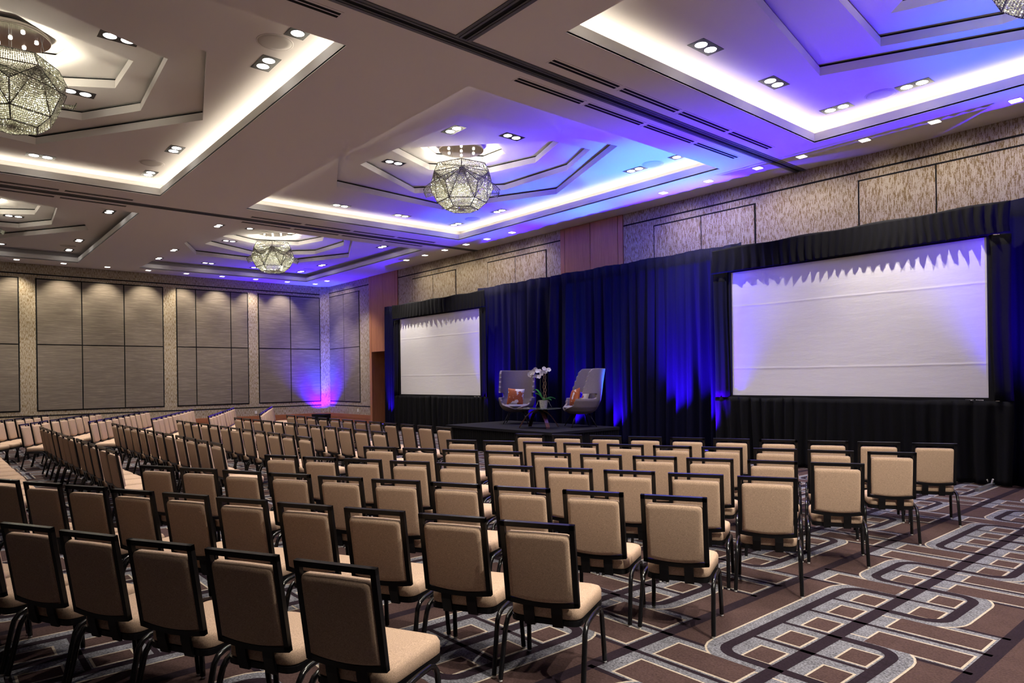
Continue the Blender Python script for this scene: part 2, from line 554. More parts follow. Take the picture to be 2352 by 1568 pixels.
for t, (cx, cy, mx, my) in TRAYS.items():
    root = bpy.data.objects.new('ceiling_tray', None)
    COL.objects.link(root); root.parent = ceiling; root.location = (cx, cy, 0)
    # lip, trough and outer wall of the cove
    lip = MB()
    o = 0.27
    for sx, sy in ((1, 0), (-1, 0), (0, 1), (0, -1)):
        if sx:
            x = sx * HX
            lip.box((min(x, x + sx * 0.03), -HY - 0.03, ZC + 0.002), (max(x, x + sx * 0.03), HY + 0.03, ZL))
        else:
            y = sy * HY
            lip.box((-HX - 0.03, min(y, y + sy * 0.03), ZC + 0.002), (HX + 0.03, max(y, y + sy * 0.03), ZL))
    obj('tray_lip', lip, M['lip'], root)
    tr = MB()
    for sx, sy in ((1, 0), (-1, 0), (0, 1), (0, -1)):
        if sx:
            a, b = sx * HX, sx * (HX + o)
            tr.box((min(a, b), -HY - o, ZC + 0.01), (max(a, b), HY + o, ZC + 0.03))
            tr.box((min(b, b + sx * .02), -HY - o, ZC + 0.01), (max(b, b + sx * .02), HY + o, ZT + 0.02))
        else:
            a, b = sy * HY, sy * (HY + o)
            tr.box((-HX - o, min(a, b), ZC + 0.01), (HX + o, max(a, b), ZC + 0.03))
            tr.box((-HX - o, min(b, b + sy * .02), ZC + 0.01), (HX + o, max(b, b + sy * .02), ZT + 0.02))
    obj('cove_trough', tr, M['ceiling'], root)
    polys = [[(p[0] * mx, p[1] * my) for p in P] for P in (P1, P2, P3, P4)]
    if my < 0:
        polys = [[(p[0] * mx, p[1]) for p in P] for P in (Q1, Q2, Q3, Q4)]
    rects = [(-HX - o, -HY - o), (HX + o, -HY - o), (HX + o, HY + o), (-HX - o, HY + o)]
    outer = rects
    for lev, P in enumerate(polys):
        z = ZT + lev * DZ
        st = MB()
        st.add(*plane_with_hole(outer, P, z))
        n = len(P)
        for i in range(n):
            a, b = P[i], P[(i + 1) % n]
            st.quad((*a, z), (*b, z), (*b, z + DZ - 0.036), (*a, z + DZ - 0.036))
        Pb = shrink(P, -GAP)
        for i in range(n):      # dark shadow gap above each riser
            a, b = Pb[i], Pb[(i + 1) % n]
            st.quad((*a, z + DZ - 0.036), (*b, z + DZ - 0.036), (*b, z + DZ), (*a, z + DZ), 1)
        outer = Pb
        ob = obj('tray_step', st, [M['ceiling'], M['blackmat']], root)
    st = MB(); z = ZT + 4 * DZ
    st.add([(x, y, z) for x, y in outer], [tuple(range(len(outer)))])
    obj('tray_step', st, M['ceiling'], root)

# ---------------- partition tracks in the ceiling
def track(name, a, b):
    mb = MB()
    if a[0] == b[0]:
        x = a[0]
        mb.box((x - 0.115, a[1], ZC - 0.012), (x - 0.03, b[1], ZC + 0.004), 0)
        mb.box((x + 0.03, a[1], ZC - 0.012), (x + 0.115, b[1], ZC + 0.004), 0)
        mb.box((x - 0.03, a[1], ZC - 0.003), (x + 0.03, b[1], ZC + 0.004), 1)
        mb.box((x - 0.07, a[1], ZC - 0.020), (x - 0.055, b[1], ZC - 0.012), 0)
        mb.box((x + 0.055, a[1], ZC - 0.020), (x + 0.07, b[1], ZC - 0.012), 0)
    else:
        y = a[1]
        mb.box((a[0], y - 0.115, ZC - 0.012), (b[0], y - 0.03, ZC + 0.004), 0)
        mb.box((a[0], y + 0.03, ZC - 0.012), (b[0], y + 0.115, ZC + 0.004), 0)
        mb.box((a[0], y - 0.03, ZC - 0.003), (b[0], y + 0.03, ZC + 0.004), 1)
        mb.box((a[0], y - 0.07, ZC - 0.020), (b[0], y - 0.055, ZC - 0.012), 0)
        mb.box((a[0], y + 0.055, ZC - 0.020), (b[0], y + 0.07, ZC - 0.012), 0)
    return struct(name, mb, [M['track'], M['blackmat']])
track('trim_1', (-6.56, YB), (-6.56, YS))
track('trim_2', (-17.02, YB), (-17.02, YS))
track('trim_3', (-6.445, 4.83), (XR, 4.83))

# ---------------- walls
BBZ = 0.33
ZP0, ZP1, ZPM = 0.834, 5.20, 3.025
def strip(parent, a, b):
    return obj('reveal_strip', MB().box(a, b), M['blackmat'], parent)

wall_left = struct('wall_left', box_at(XE - 0.15, XE, YB, 12.80, 0, ZC), M['paper'])       # end wall
for z in (0.665, 5.345):
    strip(wall_left, (XE, YB, z - 0.02), (XE + 0.004, 12.80, z + 0.02))
def fabric_bay_x(edges):
    obj('panel_backing', box_at(XE, XE + 0.005, edges[0] - 0.022, edges[-1] + 0.022, ZP0 - 0.022, ZP1 + 0.022), M['blackmat'], wall_left)
    for a, b in zip(edges[:-1], edges[1:]):
        for z0, z1 in ((ZP0, ZPM), (ZPM, ZP1)):
            obj('fabric_panel', box_at(XE, XE + 0.02, a + 0.018, b - 0.018, z0 + 0.018, z1 - 0.018), M['panel'], wall_left)
fabric_bay_x([-1.5, -0.22, 1.06, 2.334])
fabric_bay_x([2.82, 4.11, 5.396, 6.66])
fabric_bay_x([7.13, 7.80, 9.086, 9.742])
fabric_bay_x([10.17, 11.48, 12.765])

wall_corner = MB()
wall_corner.add([(XE, 12.78, 0), (XE + 0.21, YS, 0), (XE + 0.21, YS, ZC), (XE, 12.78, ZC), (XE - 0.1, YS + 0.1, 0), (XE - 0.1, YS + 0.1, ZC)],
                [(0, 1, 2, 3), (1, 4, 5, 2), (4, 0, 3, 5)])
struct('wall_corner', wall_corner, M['paper'])

# stage wall: three stretches of wallpaper between two timber portals
wall_back = struct('wall_back', box_at(XE + 0.2, -23.80, YS, YS + 0.15, 0, ZC), M['paper'])
segs = [(-21.67, -13.25), (-11.06, XR)]
for a, b in segs:
    o_ = obj('wall_stretch', box_at(a, b, YS, YS + 0.15, 0, ZC), M['paper'], wall_back)
for a, b in [(XE + 0.21, -23.80)] + segs:
    for z in (0.665, 5.395):
        strip(wall_back, (a, YS - 0.004, z - 0.017), (b, YS, z + 0.017))
def bay_y(edges, m, z0=ZP0, z1=5.225, mid=True, nm='fabric_panel'):
    obj('panel_backing', box_at(edges[0] - 0.022, edges[-1] + 0.022, YS - 0.005, YS, z0 - 0.022, z1 + 0.022), M['blackmat'], wall_back)
    for a, b in zip(edges[:-1], edges[1:]):
        for q0, q1 in (((z0, ZPM), (ZPM, z1)) if mid else ((z0, z1),)):
            obj(nm, box_at(a + 0.013, b - 0.013, YS - 0.02, YS, q0 + 0.013, q1 - 0.013), m, wall_back)
bay_y([-27.25, -25.94, -24.63], M['panel'])
for e in ([-20.69, -19.40, -18.10], [-16.42, -15.13, -13.83], [-10.12, -8.83, -7.54], [-5.45, -4.18, -2.90]):
    bay_y(e, M['paper'], nm='papered_panel', mid=False)
# portals
def portal(a, b, opening):
    root = bpy.data.objects.new('timber_portal', None)
    COL.objects.link(root); root.parent = wall_back
    zo = 2.77 if opening else 0.0
    cuts = [a, a + 0.165, (a + b) / 2, b - 0.165, b]
    for u, v in zip(cuts[:-1], cuts[1:]):
        obj('veneer_board', box_at(u + 0.008, v - 0.008, YS - 0.03, YS + 0.02, zo, ZC - 0.004), M['wood'], root)
    obj('portal_backing', box_at(a, b, YS + 0.02, YS + 0.1, zo, ZC), M['blackmat'], root)
    if opening:
        obj('jamb', box_at(a, a + 0.165, YS - 0.03, YS + 1.05, 0, zo), M['wood'], root)
        obj('jamb', box_at(b - 0.165, b, YS - 0.03, YS + 1.05, 0, zo), M['wood'], root)
        obj('portal_head', box_at(a, b, YS + 0.02, YS + 1.05, zo, zo + 0.1), M['wood'], root)
        obj('alcove_wall', box_at(a, b, YS + 1.05, YS + 1.15, 0, zo + 0.1), M['paper'], root)
portal(-23.80, -21.67, True)
portal(-13.25, -11.06, False)
struct('wall_right', box_at(XR, XR + 0.15, YB, YS, 0, ZC), M['panel'])
struct('wall_front', box_at(XE, XR, YB - 0.15, YB, 0, ZC), M['panel'])
def skirting(name, x0, x1, y0, y1):
    mb = MB().box((min(x0, x1), min(y0, y1), 0), (max(x0, x1), max(y0, y1), 0.155))
    mb.box((min(x0, x1), min(y0, y1), 0.165), (max(x0, x1), max(y0, y1), BBZ))
    return struct(name, mb, M['wood_base'])
skirting('baseboard_left', XE, XE + 0.025, YB, 12.78)
bb = skirting('baseboard_back', XE + 0.21, -23.81, YS - 0.025, YS)
for a, b in segs:
    obj('baseboard_run', box_at(a, b, YS - 0.025, YS, 0, BBZ), M['wood_base'], bb)
cb = MB()
cb.add([(XE + 0.02, 12.765, 0), (XE + 0.225, YS - 0.02, 0), (XE + 0.225, YS - 0.02, BBZ), (XE + 0.02, 12.765, BBZ), (XE, 12.79, 0), (XE + 0.2, YS + .01, 0), (XE + 0.2, YS + .01, BBZ), (XE, 12.79, BBZ)],
       [(0, 1, 2, 3), (3, 2, 6, 7), (0, 3, 7, 4), (1, 5, 6, 2)])
struct('baseboard_corner', cb, M['wood_base'])

# ================================================================== CEILING FIXTURES
ordn = ['first', 'second', 'third', 'fourth', 'fifth', 'sixth', 'seventh', 'eighth', 'ninth', 'tenth', 'eleventh', 'twelfth']
TNAME = {'A': 'coffer over the middle seats', 'B': 'coffer before the stage armchairs', 'C': 'coffer before the nearest screen',
         'D': 'unlit coffer over the far rear chairs', 'E': 'unlit coffer by the blue corner', 'F': 'coffer over the open carpet'}
def make_downlight():
    root = thing('twin_downlight', 'x', 'downlight')
    fr = MB()
    fr.box((-0.235, -0.125, -0.003), (0.235, 0.125, 0.0))
    obj('trim_plate', fr, M['black'], root)
    for s in (-1, 1):
        d = MB().lathe([(0.080, -0.0032), (0.078, -0.0045), (0.05, -0.0055), (0.0005, -0.006)], 18, (s * 0.105, 0))
        obj('lamp_lens', d, M['lamp'], root, smooth=True)
    return root
def dl_label(t, x, y):
    if abs(y) > 2: e, q = ('stage-side edge' if y > 0 else 'rear edge'), sum(x > v - 0.1 for v in ((-3.8, -1.9, 2.55, 3.7) if TRAYS[t][2] > 0 else (-3.7, -2.55, 1.9, 3.8))) - 1
    elif abs(x) > 3: e, q = ('panelled-wall edge' if x < 0 else 'open-carpet edge'), int(y > 0)
    else: e, q = 'inner ring', (0 if x < -0.3 else 1) + (1 if abs(x) > 1.6 else 0)
    return f'{ordn[q]} black twin downlight along the {e}, ' + TNAME[t]
dl0 = make_downlight()
first = [True]
def downlight(t, dx, dy, z, along_y, on=True):
    cx, cy, mx, my = TRAYS[t]
    r = dl0 if first[0] else copy_tree(dl0)
    first[0] = False
    p = (cx + dx * mx, cy + dy * my, z - 0.002)
    r.location = p
    r.rotation_euler = (0, 0, PI / 2 if along_y else 0)
    tag(r, dl_label(t, dx * mx, dy * my), 'downlight', 'twin downlights in the ' + TNAME[t])
    if on:
        gim = (t in 'CE' or (t == 'B' and abs(dx) > 3)) and dy > 2          # the row next to the stage wall is tilted towards the screens
        aim, gain = (0, 0.22 if gim else 0, -1), (1.25 if gim else 1.0)
        if t == 'F':                                                    # the pair over the open carpet is turned on the seats
            aim, gain = ((-0.62, 0.22, -1), 4.4) if (p[0] > 0 and p[1] > 3) else ((0, 0, -1), 0.9)
        lamp('downlight_beam', 'SPOT', (p[0], p[1], p[2] - 0.04), aim, P_DOWN[t] * gain, WARM,
             spot_size=math.radians(76), spot_blend=0.75, shadow_soft_size=0.03)
for t in TRAYS:
    for sx in (-1, 1):
        for dy in (-0.87, 0.87):
            downlight(t, sx * 3.84, dy, ZT, True, on=(t in 'BCE' or dy * TRAYS[t][3] > 0))
        for dx in ((-3.80, -1.9) if sx < 0 else (2.55, 3.70)):
            for dy in ((-2.52 if t == 'E' else -2.72), 2.60):
                downlight(t, dx, dy, ZT, False, on=(t in 'BCE' or dy * TRAYS[t][3] > 0))
    for dx, dy, al in ((1.37, -1.19, TRAYS[t][3] < 0), (-0.98, -1.06, True)):
        downlight(t, dx, dy, ZT + 2 * DZ, al)
    if t == 'B':
        downlight(t, 1.77, -0.1, ZT + 2 * DZ, True)

# wall washers: small square apertures along the two walls
ORD = ordn + ['thirteenth', 'fourteenth', 'fifteenth']
def make_washer():
    root = thing('wall_washer', 'x', 'downlight')
    obj('trim_frame', MB().box((-0.085, -0.085, -0.006), (0.085, 0.085, 0.0)), M['plastic'], root)
    obj('square_lens', MB().box((-0.07, -0.07, -0.012), (0.07, 0.07, -0.006)), M['lamp_sq'], root)
    return root
w0 = make_washer(); wfirst = [True]
def washer(x, y, aim, label, group, power=1.0, wide=86):
    r = w0 if wfirst[0] else copy_tree(w0)
    wfirst[0] = False
    r.location = (x, y, ZC - 0.001)
    tag(r, label, 'downlight', group)
    lamp('washer_beam', 'SPOT', (x, y, ZC - 0.05), aim, P_WASH * power, (1.0, 0.88, 0.66), spot_size=math.radians(wide), spot_blend=1.0 if wide > 90 else 0.8, shadow_soft_size=0.03)
for i, x in enumerate((-26.75, -25.66, -19.70, -18.58, -17.47, -16.37, -15.37, -14.27, -9.2, -8.07, -6.97, -6.10, -4.99, -3.92, -2.85)):
    washer(x, 12.25, (0, 0.5, -1), f'{ORD[i]} small square ceiling light from the blue corner along the stage wall', 'square lights along the stage wall', 0.68, 125)
for i in range(12):
    washer(-26.78, 11.08 - 1.262 * i, (-0.42, 0, -1), f'{ORD[i]} small square ceiling light from the blue corner along the panelled wall', 'square lights along the panelled wall', 2.5, 80)

# slot diffusers either side of the partition tracks
def make_slot():
    root = thing('air_diffuser', 'x', 'air vent')
    f = MB()
    f.box((-0.085, -0.645, -0.004), (0.085, 0.645, 0.0))
    obj('frame', f, M['ceiling'], root)
    for x in (-0.033, 0.033):
        obj('slot', MB().box((x - 0.022, -0.625, -0.0065), (x + 0.022, 0.625, -0.003)), M['blackmat'], root)
    return root
s0 = make_slot(); sfirst = [True]
for xt, nm in ((-6.56, 'track before the large right screen'), (-17.02, 'track towards the panelled wall')):
    for sd in (-1, 1):
        for base in (6.66, 2.85 - 3 * 1.355):
            for i in range(4):
                r = s0 if sfirst[0] else copy_tree(s0)
                sfirst[0] = False
                r.location = (xt + sd * 0.335, base + i * 1.355, ZC - 0.001)
                tag(r, f'black twin-slot air diffuser, {ordn[(3 - i) + (0 if base > 5 else 4)]} from stage wall, {"panelled-wall" if sd < 0 else "open-carpet"} side of ' + ('nearer' if xt > -10 else 'far') + ' ceiling track', 'air vent', 'slot diffusers beside the ' + nm)

# round speakers flush in the trays
def make_speaker():
    root = thing('ceiling_speaker', 'x', 'speaker')
    obj('rim', MB().lathe([(0.225, -0.001), (0.225, -0.006), (0.215, -0.008), (0.21, -0.006)], 32), M['ceiling'], root, smooth=True)
    obj('grille', MB().lathe([(0.2095, -0.001), (0.2095, -0.006), (0.15, -0.0065), (0.001, -0.007)], 32), M['grille'], root, smooth=True)
    return root
sp0 = make_speaker(); spf = [True]
for t in ('A', 'B', 'C', 'D', 'E'):
    cx, cy, mx, my = TRAYS[t]
    for sx in (-1, 1):
        for dy in ((2.59,) if t in 'ABCDE' else ()):
            r = sp0 if spf[0] else copy_tree(sp0)
            spf[0] = False
            r.location = (cx + sx * 3.02 if not (t == 'A' and sx > 0) else cx + 3.2, cy + dy, ZT - 0.001)
            tag(r, ('panelled-wall side' if sx < 0 else 'open-carpet side') + ' round flush speaker grille in the ' + TNAME[t], 'speaker', 'speakers in the ' + TNAME[t])

# ================================================================== CHANDELIERS
def bead_panel(mb, quadpts, rnd, pitch=0.027, size=0.0125):
    """fill a triangle or quad with strands of crystal beads"""
    q = [Vector(p) for p in quadpts]
    if len(q) == 3: q = [q[0], q[0], q[2], q[1]]
    a, b, c, d = q        # a-b top edge, d-c bottom edge
    w = max((b - a).length, (c - d).length)
    ns = max(2, int(w / pitch))
    nrm = (c - a).cross(d - b)
    nrm = nrm.normalized() if nrm.length > 1e-6 else Vector((0, 0, 1))
    for i in range(ns):
        u = (i + 0.5) / ns
        p0 = a.lerp(b, u); p1 = d.lerp(c, u)
        L = (p1 - p0).length
        if L < 0.02: continue
        nb = max(1, int(L / (pitch * 1.05)))
        dr = (p1 - p0).normalized()
        si = nrm.cross(dr).normalized()
        for k in range(nb):
            p = p0.lerp(p1, (k + 0.5) / nb) + nrm * rnd.uniform(-0.006, 0.006)
            an = rnd.uniform(0, PI)
            e1 = (si * math.cos(an) + nrm * math.sin(an)) * size
            e2 = (-si * math.sin(an) + nrm * math.cos(an)) * size
            e3 = dr * size * 1.25
            mb.add([p + e1, p + e2, p - e1, p - e2, p + e3, p - e3],
                   [(0, 1, 4), (1, 2, 4), (2, 3, 4), (3, 0, 4), (1, 0, 5), (2, 1, 5), (3, 2, 5), (0, 3, 5)])
def make_chandelier():
    rnd = random.Random(3)
    root = thing('crystal_chandelier', 'x', 'chandelier')      # origin at the ceiling, z down
    ZTOP = -0.35
    obj('canopy', MB().lathe([(0.40, 0.06), (0.47, 0.05), (0.475, 0.0), (0.47, -0.012), (0.001, -0.014)], 40), M['chrome'], root, smooth=True, angle=40)
    for k in range(7):
        a = 2 * PI * k / 6
        r = 0.30 if k < 6 else 0
        b = obj('halogen_bulb', MB().lathe([(0.022, -0.014), (0.024, -0.026), (0.015, -0.036), (0.0005, -0.038)], 12, (r * math.cos(a), r * math.sin(a))), M['halogen'], root, smooth=True)
    for k in range(6):
        a = 2 * PI * (k + 0.5) / 6
        x, y = 0.40 * math.cos(a), 0.40 * math.sin(a)
        obj('hanging_wire', MB().tube([(x, y, 0), (x * 1.2, y * 1.2, ZTOP)], 0.0025, 5), M['track'], root)
    def ring(R, z, off=0.0):
        return [Vector((R * math.cos(2 * PI * (k + off) / 6), R * math.sin(2 * PI * (k + off) / 6), z)) for k in range(6)]
    T = ring(0.56, ZTOP); U = ring(0.65, ZTOP - 0.19); W = ring(0.665, ZTOP - 0.46, 0.5)
    Lr = ring(0.52, ZTOP - 0.76, 0.5); Bt = ring(0.34, ZTOP - 0.91, 0.5)
    edges = []
    for k in range(6):
        n = (k + 1) % 6
        faces = [('bead_panel', (T[k], T[n], U[n], U[k])),
                 ('bead_panel', (U[k], U[n], W[k], W[k])),
                 ('bead_panel', (U[k], W[k], Lr[k])),
                 ('bead_panel', (U[k], Lr[k], Lr[k - 1])),
                 ('bead_panel', (U[k], Lr[k - 1], W[k - 1])),
                 ('bead_panel', (Lr[k], Lr[n], Bt[n], Bt[k]))]
        for nm, q in faces:
            mb = MB(); bead_panel(mb, q, rnd)
            if mb.v:
                o = obj(nm, mb, M['crystal'], root); o['kind'] = 'stuff'
        edges += [(T[k], T[n]), (U[k], U[n]), (T[k], U[k]), (U[k], Lr[k]), (U[n], Lr[k]), (Lr[k], Lr[n]), (Lr[k], Bt[k]), (Bt[k], Bt[n]), (U[k], W[k]), (U[n], W[k]), (W[k], Lr[k])]
    fr = MB()
    for a, b in edges: fr.tube([a, b], 0.008, 5)
    obj('wire_frame', fr, M['framewire'], root)
    # bottom panels and flared skirts sweeping from alternate upper corners out to the sides
    for k in range(6):
        mb = MB(); bead_panel(mb, (Vector((0, 0, ZTOP - 0.90)), Bt[k], Bt[(k + 1) % 6]), rnd)
        o = obj('bead_panel', mb, M['crystal'], root); o['kind'] = 'stuff'
    for k in (0, 3):
        A = U[k]
        for sgn in (1, -1):
            a0, a1 = 2 * PI * k / 6, 2 * PI * (k + sgn) / 6
            top, bot = [], []
            for q in range(6):
                t = q / 5
                an = a0 + (a1 - a0) * t * 1.36
                R = 0.655 + 0.03 * math.sin(t * PI * 0.5) + 0.13 * t * t
                z = A.z - 0.33 * t ** 0.75
                top.append(Vector((R * math.cos(an), R * math.sin(an), z)))
                hgt = 0.005 + 0.10 * t
                bot.append(Vector(((R - 0.05 * t) * math.cos(an), (R - 0.05 * t) * math.sin(an), z - hgt)))
            mb = MB()
            for i in range(5):
                bead_panel(mb, (top[i], top[i + 1], bot[i + 1], bot[i]), rnd)
            o = obj('flared_skirt', mb, M['crystal'], root); o['kind'] = 'stuff'
            f2 = MB().tube(top, 0.006, 5)
            f2.tube([top[-1], bot[-1]], 0.005, 5)
            obj('skirt_wire', f2, M['framewire'], o)
    return root
ch0 = make_chandelier(); chf = [True]
for t, rz, dz in (('B', 5.646, 0), ('A', 5.646, 0), ('C', 5.646, 0), ('E', 5.88, 0), ('D', 5.88, 0)):
    cx, cy, mx, my = TRAYS[t]
    r = ch0 if chf[0] else copy_tree(ch0)
    chf[0] = False
    zc = 6.54
    cx, cy = {'A': (-11.75, 0.95), 'C': (-1.58, 8.48)}.get(t, (cx, cy))
    r.location = (cx, cy, zc)
    r.rotation_euler = (0, 0, rz)
    tag(r, 'faceted crystal bead chandelier hanging in the ' + TNAME[t], 'chandelier', 'crystal chandeliers')
    lamp('chandelier_bulbs', 'POINT', (cx, cy, zc - 0.72), (0, 0, -1), P_CHAND, (1.0, 0.93, 0.72), shadow_soft_size=0.13)

# ================================================================== STAGE SIDE
# ---------------- drapes
def drape(name, x0, x1, y, z0, z1, m, label, pleat=0.19, depth=0.06, seed=0, group=None, lean=0.0, pool=0.0):
    rnd = random.Random(seed)
    n = int((x1 - x0) / 0.022)
    rows = [0.0, 0.06, 0.25, 0.5, 0.75, 0.93, 1.0]
    ph = [0.0]
    for i in range(n):
        ph.append(ph[-1] + 0.022 / pleat * 2 * PI * (0.7 + 0.6 * (0.5 + 0.5 * math.sin(i * 0.021 + seed)) ) )
    amp = [0.35 + 0.9 * abs(math.sin(i * 0.0107 + seed * 1.7)) * (0.6 + 0.4 * math.sin(i * 0.047 + seed)) for i in range(n + 1)]
    vs, fs = [], []
    for j, t in enumerate(rows):
        for i in range(n + 1):
            x = x0 + (x1 - x0) * i / n
            fl_ = 0.55 + 0.75 * (1 - t)
            d = depth * amp[i] * fl_ * (math.sin(ph[i]) + 0.35 * math.sin(2.3 * ph[i] + 1.0 + t))
            zz = z0 + (z1 - z0) * t
            if t == 1.0: d *= 0.35; zz += 0.012 * math.sin(i * 0.11 + seed)
            if t == 0.93: d *= 0.8
            wob = 0.035 * (1 - t) * math.sin(i * 0.05 + seed + 3 * t)
            vs.append((x + wob, y - d - lean * (1 - t) - pool * max(0, 0.25 - t), zz))
    for j in range(len(rows) - 1):
        for i in range(n):
            a = j * (n + 1) + i
            fs.append((a, a + 1, a + n + 2, a + n + 1))
    me = MB().add(vs, fs).mesh(name, m, True)
    o = obj(name, me, m)
    sol = o.modifiers.new('thickness', 'SOLIDIFY'); sol.thickness = 0.006
    return tag(o, label, 'drape', group)
ZD = 4.23
drape('stage_drape', -20.95, -19.86, 12.12, 0.02, ZD - 0.03, M['velvet'], 'narrow navy velvet drape panel between alcove and left projection screen', seed=1)
drape('stage_drape', -15.95, -7.40, 12.34, 0.02, ZD + 0.09, M['velvet'], 'wide navy velvet drape hung behind the stage armchairs', seed=2, pleat=0.32, depth=0.15)
drape('stage_drape', -3.05, -1.2, 12.16, 0.02, ZD - 0.02, M['velvet'], 'navy velvet drape at the open carpet side of the large screen', seed=5, lean=0.08)

# ---------------- projection screens with dress kits
def projection(x0, x1, zb, zt, label, seed, skirt_label, val_label, right_leg):
    root = thing('projection_screen', label, 'screen', ((x0 + x1) / 2, 12.0, 0))
    cx = (x0 + x1) / 2
    hw = (x1 - x0) / 2
    b = 0.075
    nx, nz = 40, 24
    sc = MB()
    for j in range(nz + 1):
        for i in range(nx + 1):
            u, v = i / nx, j / nz
            sag = 0.010 * math.sin(u * PI) * math.sin(v * PI)
            sc.v.append((-hw + 2 * hw * u, sag, zb + (zt - zb) * v))
    for j in range(nz):
        for i in range(nx):
            a = j * (nx + 1) + i
            sc.f.append((a, a + 1, a + nx + 2, a + nx + 1)); sc.mi.append(0)
    obj('screen_surface', sc, M['screen'], root, smooth=True)
    for a, c in (((-hw - b, -0.02, zb - b), (hw + b, 0.03, zb)), ((-hw - b, -0.02, zt), (hw + b, 0.03, zt + b)),
                 ((-hw - b, -0.02, zb), (-hw, 0.03, zt)), ((hw, -0.02, zb), (hw + b, 0.03, zt))):
        obj('frame_border', MB().box(a, c), M['blackmat'], root)
    for s in (-1, 1):
        leg = MB().box((s * (hw + 0.03) - 0.03, 0.03, 0.0), (s * (hw + 0.03) + 0.03, 0.09, zt))
        lg = obj('leg', leg, M['steel'], root)
        if s == right_leg:
            ft = MB().box((s * (hw + 0.03) - 0.025, -0.72, 0.0), (s * (hw + 0.03) + 0.025, 0.5, 0.045))
            obj('foot_bar', ft, M['steel'], lg)
            cl = MB().tube([(s * (hw + 0.03), -0.04, 0.045), (s * (hw + 0.03) + 0.02, -0.05, 0.11)], 0.012, 6)
            cl.tube([(s * (hw + 0.03) - 0.05, -0.03, 0.045), (s * (hw + 0.03) - 0.06, -0.05, 0.10)], 0.012, 6)
            obj('clamp', cl, M['plastic'], lg)
    # maker plate lettering: two small light words on the lower border
    for k, (a, c) in enumerate(((hw - 0.30, hw - 0.19), (hw - 0.165, hw - 0.06))):
        mb = MB()
        for q in range(5):
            xx = a + (c - a) * (q + 0.1) / 5
            mb.box((xx, -0.0215, zb - 0.045), (xx + (c - a) * 0.13, -0.0205, zb - 0.028))
        obj('nameplate_lettering', mb, M['plastic'], root)
    # dress kit: valance above, wings and skirt below, in black velour
    drape('screen_valance', x0 - b - 0.30, x1 + b + 0.24, 11.925, zt + 0.015, ZD - 0.06, M['blackcloth'], val_label, seed=seed, pleat=0.16, depth=0.022)
    drape('screen_skirt', x0 - b - 0.30, x1 + b + 0.24, 11.97, 0.02, zb - 0.04, M['blackcloth'], skirt_label, seed=seed + 1, pleat=0.25, depth=0.045)
    for s in (-1, 1):
        xa = x0 - b - 0.30 if s < 0 else x1 + b - 0.01
        xb = x0 - b + 0.01 if s < 0 else x1 + b + 0.24
        drape('screen_wing', xa, xb, 11.96, zb - 0.04, zt + 0.005, M['blackcloth'],
              ('black velour side wing of the large screen, ' if x1 > -10 else 'black velour side wing of the small-looking far screen, ') + ('stage side' if (s < 0) == (x1 > -10) else 'outer side'),
              seed=seed + 3 + s, depth=0.02)
    return root
projection(-7.425, -3.17, 1.305, 3.687, 'large white projection screen beside the open carpet, glowing lilac at edges', 11,
           'black velour skirt under the screen beside the open carpet', 'black velour valance over the screen beside the open carpet', 1)
projection(-19.74, -15.43, 1.215, 3.685, 'white projection screen between the timber portal and the armchairs', 21,
           'black velour skirt under the screen near the timber portal', 'black velour valance over the screen near the timber portal', 0)
# ---------------- stage platform
SX0, SX1, SY0, SY1, SZ = -14.05, -10.25, 9.80, 11.92, 0.56
st = thing('stage_platform', 'low black carpeted stage platform with pleated skirt', 'stage', ((SX0 + SX1) / 2, (SY0 + SY1) / 2, 0))
ox, oy = (SX0 + SX1) / 2, (SY0 + SY1) / 2
obj('deck', box_at(SX0 - ox, SX1 - ox, SY0 - oy, SY1 - oy, SZ - 0.06, SZ), M['stagecarpet'], st)
def skirt(path, z0, z1):
    mb = MB(); pts = []
    for (a, b) in zip(path[:-1], path[1:]):
        a, b = Vector(a), Vector(b)
        L = (b - a).length; t = (b - a) / L; nr = Vector((t.y, -t.x))
        n = int(L / 0.02)
        for i in range(n):
            pts.append(a + t * (L * i / n) + nr * 0.014 * math.sin(i * 0.02 / 0.075 * 2 * PI))
    pts.append(Vector(path[-1]))
    n = len(pts)
    mb.v = [(p.x, p.y, z0) for p in pts] + [(p.x, p.y, z1) for p in pts]
    mb.f = [(i, i + 1, n + i + 1, n + i) for i in range(n - 1)]
    mb.mi = [0] * len(mb.f)
    return mb
e = 0.02
obj('pleated_skirt', skirt([(SX0 - ox + e, SY1 - oy), (SX0 - ox + e, SY0 - oy + e), (SX1 - ox - e, SY0 - oy + e), (SX1 - ox - e, SY1 - oy)], 0.005, SZ - 0.055), M['blackcloth'], st, smooth=True)
for i, x in enumerate((SX0 - ox + 0.3, 0, SX1 - ox - 0.3)):
    obj('support_leg', box_at(x - 0.03, x + 0.03, -0.03, 0.03, 0, SZ - 0.06), M['steel'], st)

